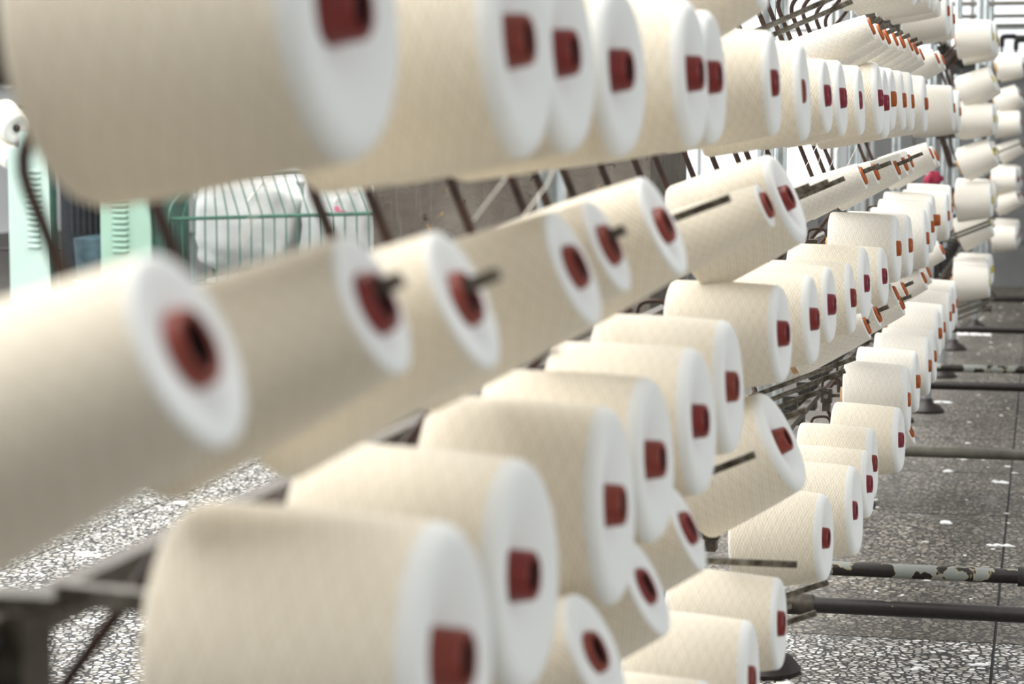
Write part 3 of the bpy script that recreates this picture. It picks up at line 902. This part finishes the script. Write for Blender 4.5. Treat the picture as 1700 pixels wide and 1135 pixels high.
def sack(c_, size, seed, label, printed=False):
    rd = random.Random(seed)
    mb = MB()
    nu, nv = 36, 18
    ph = [rd.uniform(0, TAU) for _ in range(8)]
    for j in range(nv + 1):
        b_ = -math.pi / 2 + math.pi * j / nv
        for i in range(nu):
            a = TAU * i / nu
            e = 0.55
            cx = math.copysign(abs(math.cos(a)) ** e, math.cos(a)) * abs(math.cos(b_)) ** 0.6
            cy = math.copysign(abs(math.sin(a)) ** e, math.sin(a)) * abs(math.cos(b_)) ** 0.6
            cz = math.copysign(abs(math.sin(b_)) ** 0.7, math.sin(b_))
            w_ = 1 + 0.05 * math.sin(3 * a + ph[0] + 4 * b_) + 0.035 * math.sin(7 * a + ph[1] - 5 * b_) + 0.03 * math.sin(11 * b_ + 3 * a + ph[2])
            mb.v.append(Vector((cx * size[0] * w_, cy * size[1] * w_, cz * size[2] * (1 + 0.06 * math.sin(2 * a + ph[3])))))
    for j in range(nv):
        for i in range(nu):
            a = j * nu + i
            b_ = j * nu + (i + 1) % nu
            mb.f.append((a, b_, b_ + nu, a + nu))
            mb.m.append(0)
    root = empty('sack', Matrix.Translation((c_[0], c_[1], c_[2] - size[2])))
    tag(root, label, 'sack', 'sacks in the wire cart')
    o = mb.build('cloth', 'sack_cloth', root, 'all')
    o.location = (0, 0, size[2])
    t = MB().tube([(size[0] * 0.2, -size[1] * 1.02, size[2] * 0.5), (size[0] * 0.5, -size[1] * 1.06, size[2] * 0.9), (size[0] * 0.75, -size[1] * 1.0, size[2] * 0.7)], 0.006, 6)
    s_ = t.build('tie_cord', 'thread', root)
    s_.location = (0, 0, size[2])
    if printed:
        for k in range(2):
            q = MB().lathe([(-0.002, 0.0), (-0.002, 0.013), (0.002, 0.013), (0.002, 0.0)], 9, 'Z')
            q.v = [Vector((p.x * (1 + 0.5 * k) + size[0] * (0.25 + 0.16 * k), -size[1] * 1.03 + p.z, size[2] * (1.36 - 0.08 * k) + p.y)) for p in q.v]
            q.build('print_mark', 'sack_print', root, False)


sack((-3.51, 9.62, 0.78), (0.25, 0.18, 0.215), 1, 'large white sack at the left end of the wire cart')
sack((-3.085, 9.62, 0.78), (0.165, 0.18, 0.215), 2, 'white sack with pink print at the right end of the wire cart', True)
sack((-3.29, 9.64, 0.445), (0.455, 0.19, 0.105), 4, 'grey-white sack lying flat at the bottom of the wire cart')

# ------------------------------------------------------------------ rack with cones at the far left edge
rack = empty('cone_rack', Matrix.Translation((-4.9, 9.95, 0)))
tag(rack, 'thin steel rack holding white cones at the far left edge', 'rack')
for xx in (-5.35, -4.66):
    part(MB().tube([(xx, 10.15, 0), (xx, 10.15, 1.75)], 0.012, 8), 'post', 'pale_grey_paint', rack)
for z in (0.62, 1.06, 1.32, 1.60):
    part(MB().tube([(-5.35, 10.1, z), (-4.62, 10.1, z)], 0.009, 8), 'bar', 'dark_fitting', rack)
    part(MB().tube([(-5.30, 10.1, z), (-5.30, 10.25, z)], 0.009, 8), 'stub', 'dark_fitting', rack)
for x, z, dt, lab in ((-4.80, 1.47, 0.15, 'white cone with grey hollow, topmost on the rack at the left edge'),
                      (-4.77, 1.21, 0.15, 'white cone with dark hollow beside the top of the mint machine'),
                      (-4.79, 1.055, 0.10, 'small white cone lowest on the rack at the left edge')):
    yarn_cone((x, 9.85, z), math.radians(-24), math.radians(34), dt, 'dark_fitting' if dt < 0.2 else 'tube_red', lab, 'white cones on the left rack', 0.002, 'yarn_pale', 36, rnd)

# ------------------------------------------------------------------ machines behind the far part of the creel
fm = empty('grey_machine', Matrix.Translation((0.1, 18.2, 0)))
tag(fm, 'long dark grey machine standing behind the farthest creel', 'machine')
part(MB().box((0.15, 17.9, 0.86), (2.9, 0.5, 1.72)), 'body', 'grey_machine', fm, False)
part(MB().box((0.15, 17.63, 1.74), (2.95, 0.3, 0.05)), 'top_ledge', 'pale_grey_paint', fm, False)
for k in range(9):
    part(MB().box((-1.13 + 0.32 * k, 17.64, 0.95), (0.27, 0.02, 1.2)), 'door', 'grey_machine', fm, False)
lm = empty('low_machine', Matrix.Translation((-1.9, 13.2, 0)))
tag(lm, 'low dark grey machine seen between the upper tilted and middle cones', 'machine')
part(MB().box((-2.1, 13.2, 0.42), (1.9, 0.7, 0.84)), 'body', 'grey_machine', lm, False)
part(MB().box((-2.1, 12.83, 0.86), (1.9, 0.1, 0.05)), 'top_ledge', 'pale_grey_paint', lm, False)
for k in range(7):
    part(MB().box((-2.85 + 0.25 * k, 12.84, 0.45), (0.2, 0.02, 0.5)), 'door', 'grey_machine', lm, False)

# ------------------------------------------------------------------ loose yarn ends running from the cones
TH = [((-0.52, 1.40, -0.075), (-0.485, 1.40, 0.01), 'pale loose yarn strand crossing the second bent arm gap'),
      ((-0.50, 1.95, -0.08), (-0.45, 1.95, 0.0), 'pale yarn strand before the pillar, left of the close pair'),
      ((-0.475, 2.02, -0.085), (-0.43, 2.02, -0.01), 'pale yarn strand before the pillar, right of the close pair')]
for k in range(6):
    y = 3.9 + 0.33 * k
    TH.append(((-0.50 + 0.01 * (k % 2), y, -0.12), (-0.47 + 0.02 * (k % 3), y + 0.05, 0.03), '%s thin yarn end rising behind the upper tilted row, counted from the front' % ORD[k]))
for a, c_, lab in TH:
    a = Vector(a) + Vector((0, 0, H))
    c_ = Vector(c_) + Vector((0, 0, H))
    mid = (a + c_) / 2 + Vector((0.004, 0, -0.003))
    t = MB().tube([a, mid, c_], 0.0007 if a.y < 2.5 else 0.0006, 6).build('yarn_strand', 'thread')
    tag(t, lab, 'yarn strand', 'loose yarn strands')

# ------------------------------------------------------------------ lint on the floor
def tuft(name, x, y, sx, sy, h, seed, label=None, blobs=9):
    rd = random.Random(seed)
    mb = MB()
    for _ in range(blobs):
        cx, cy = -sx + 2 * sx * (_ + 0.5) / blobs, rd.uniform(-1.3, 1.3) * min(sy, h)
        r = h * rd.uniform(0.25, 0.6)
        ex, ey = max(rd.uniform(1.0, 2.6), 2.4 * sx / blobs / r), rd.uniform(0.8, 1.5)
        n0 = len(mb.v)
        rings = ((0.0, 1.0), (0.45, 0.86), (0.8, 0.5), (1.0, 0.06))
        for zz, rr in rings:
            for k in range(7):
                a = TAU * k / 7
                j = rd.uniform(0.75, 1.25)
                mb.v.append(Vector((cx + math.cos(a) * rr * r * ex * j, cy + math.sin(a) * rr * r * ey * j, zz * r * rd.uniform(0.85, 1.1) if zz else 0.0)))
        for i in range(3):
            for k in range(7):
                a = n0 + i * 7 + k
                b_ = n0 + i * 7 + (k + 1) % 7
                mb.f.append((a, b_, b_ + 7, a + 7))
                mb.m.append(0)
        mb.f.append(tuple(n0 + 21 + k for k in range(7)))
        mb.m.append(0)
    o = mb.build(name, 'lint', None, 'all')
    o.location = (x, y, 0.0005)
    if label:
        tag(o, label, 'lint', 'larger lint tufts on the floor')
    return o


TUFTS = [(-0.40, 13.4, 0.16, 0.10, 0.022, 'long white heap of lint beyond the far pipes'),
         (-0.31, 7.95, 0.012, 0.03, 0.012, 'small white lint tuft just right of the lowest red-tipped cones'),
         (-0.13, 7.75, 0.03, 0.05, 0.012, 'pair of lint flakes right of the aisle middle, by the grey pipe'),
         (-0.27, 6.9, 0.016, 0.03, 0.012, 'round lint tuft below the grey pipe beside a red-tipped cone'),
         (-0.10, 6.55, 0.05, 0.05, 0.010, 'spread lint flakes near the right edge of the aisle floor'),
         (-2.70, 6.70, 0.03, 0.03, 0.014, 'lint tuft on the floor joint at the lower left'),
         (-2.62, 5.80, 0.05, 0.03, 0.016, 'lint clump on the left floor near the picture edge'),
         (-2.50, 6.10, 0.012, 0.03, 0.012, 'small lint speck on the left floor above the clump'),
         (-2.62, 8.1, 0.03, 0.03, 0.014, 'lint flake on the left floor under the tilted cones'),
         (-0.42, 10.0, 0.06, 0.02, 0.014, 'lint tuft at the left end of the far pipe pair'),
         (-0.12, 5.05, 0.03, 0.02, 0.008, 'lint flake just in front of the flaking pipe'),
         (-0.25, 4.98, 0.02, 0.015, 0.008, 'lint flake between the two nearest floor pipes')]
for i, (x, y, sx, sy, h, lab) in enumerate(TUFTS):
    tuft('lint_tuft', x, y, sx * 0.7, sy, h, 40 + i, lab, 18 if sx > 0.1 else 7)
rd = random.Random(77)
mb = MB()
for _ in range(420):
    x = rd.uniform(-0.75, 0.6) if rd.random() < 0.7 else rd.uniform(-3.4, -2.3)
    y = rd.uniform(4.4, 17)
    r = rd.uniform(0.002, 0.007)
    n0 = len(mb.v)
    for zz, rr in ((0.0, 1.0), (0.5, 0.7)):
        for k in range(6):
            a = TAU * k / 6
            j = rd.uniform(0.5, 1.7)
            mb.v.append(Vector((x + math.cos(a) * r * rr * 1.6 * j, y + math.sin(a) * r * rr * j, zz * r * 0.7)))
    for k in range(6):
        a, b_ = n0 + k, n0 + (k + 1) % 6
        mb.f.append((a, b_, b_ + 6, a + 6))
        mb.m.append(0)
    mb.f.append(tuple(n0 + 6 + k for k in range(6)))
    mb.m.append(0)
o = mb.build('lint_flecks', 'lint', None, 'all')
tag(o, 'tiny white lint flecks scattered all over the terrazzo floor', 'lint', kind='stuff')
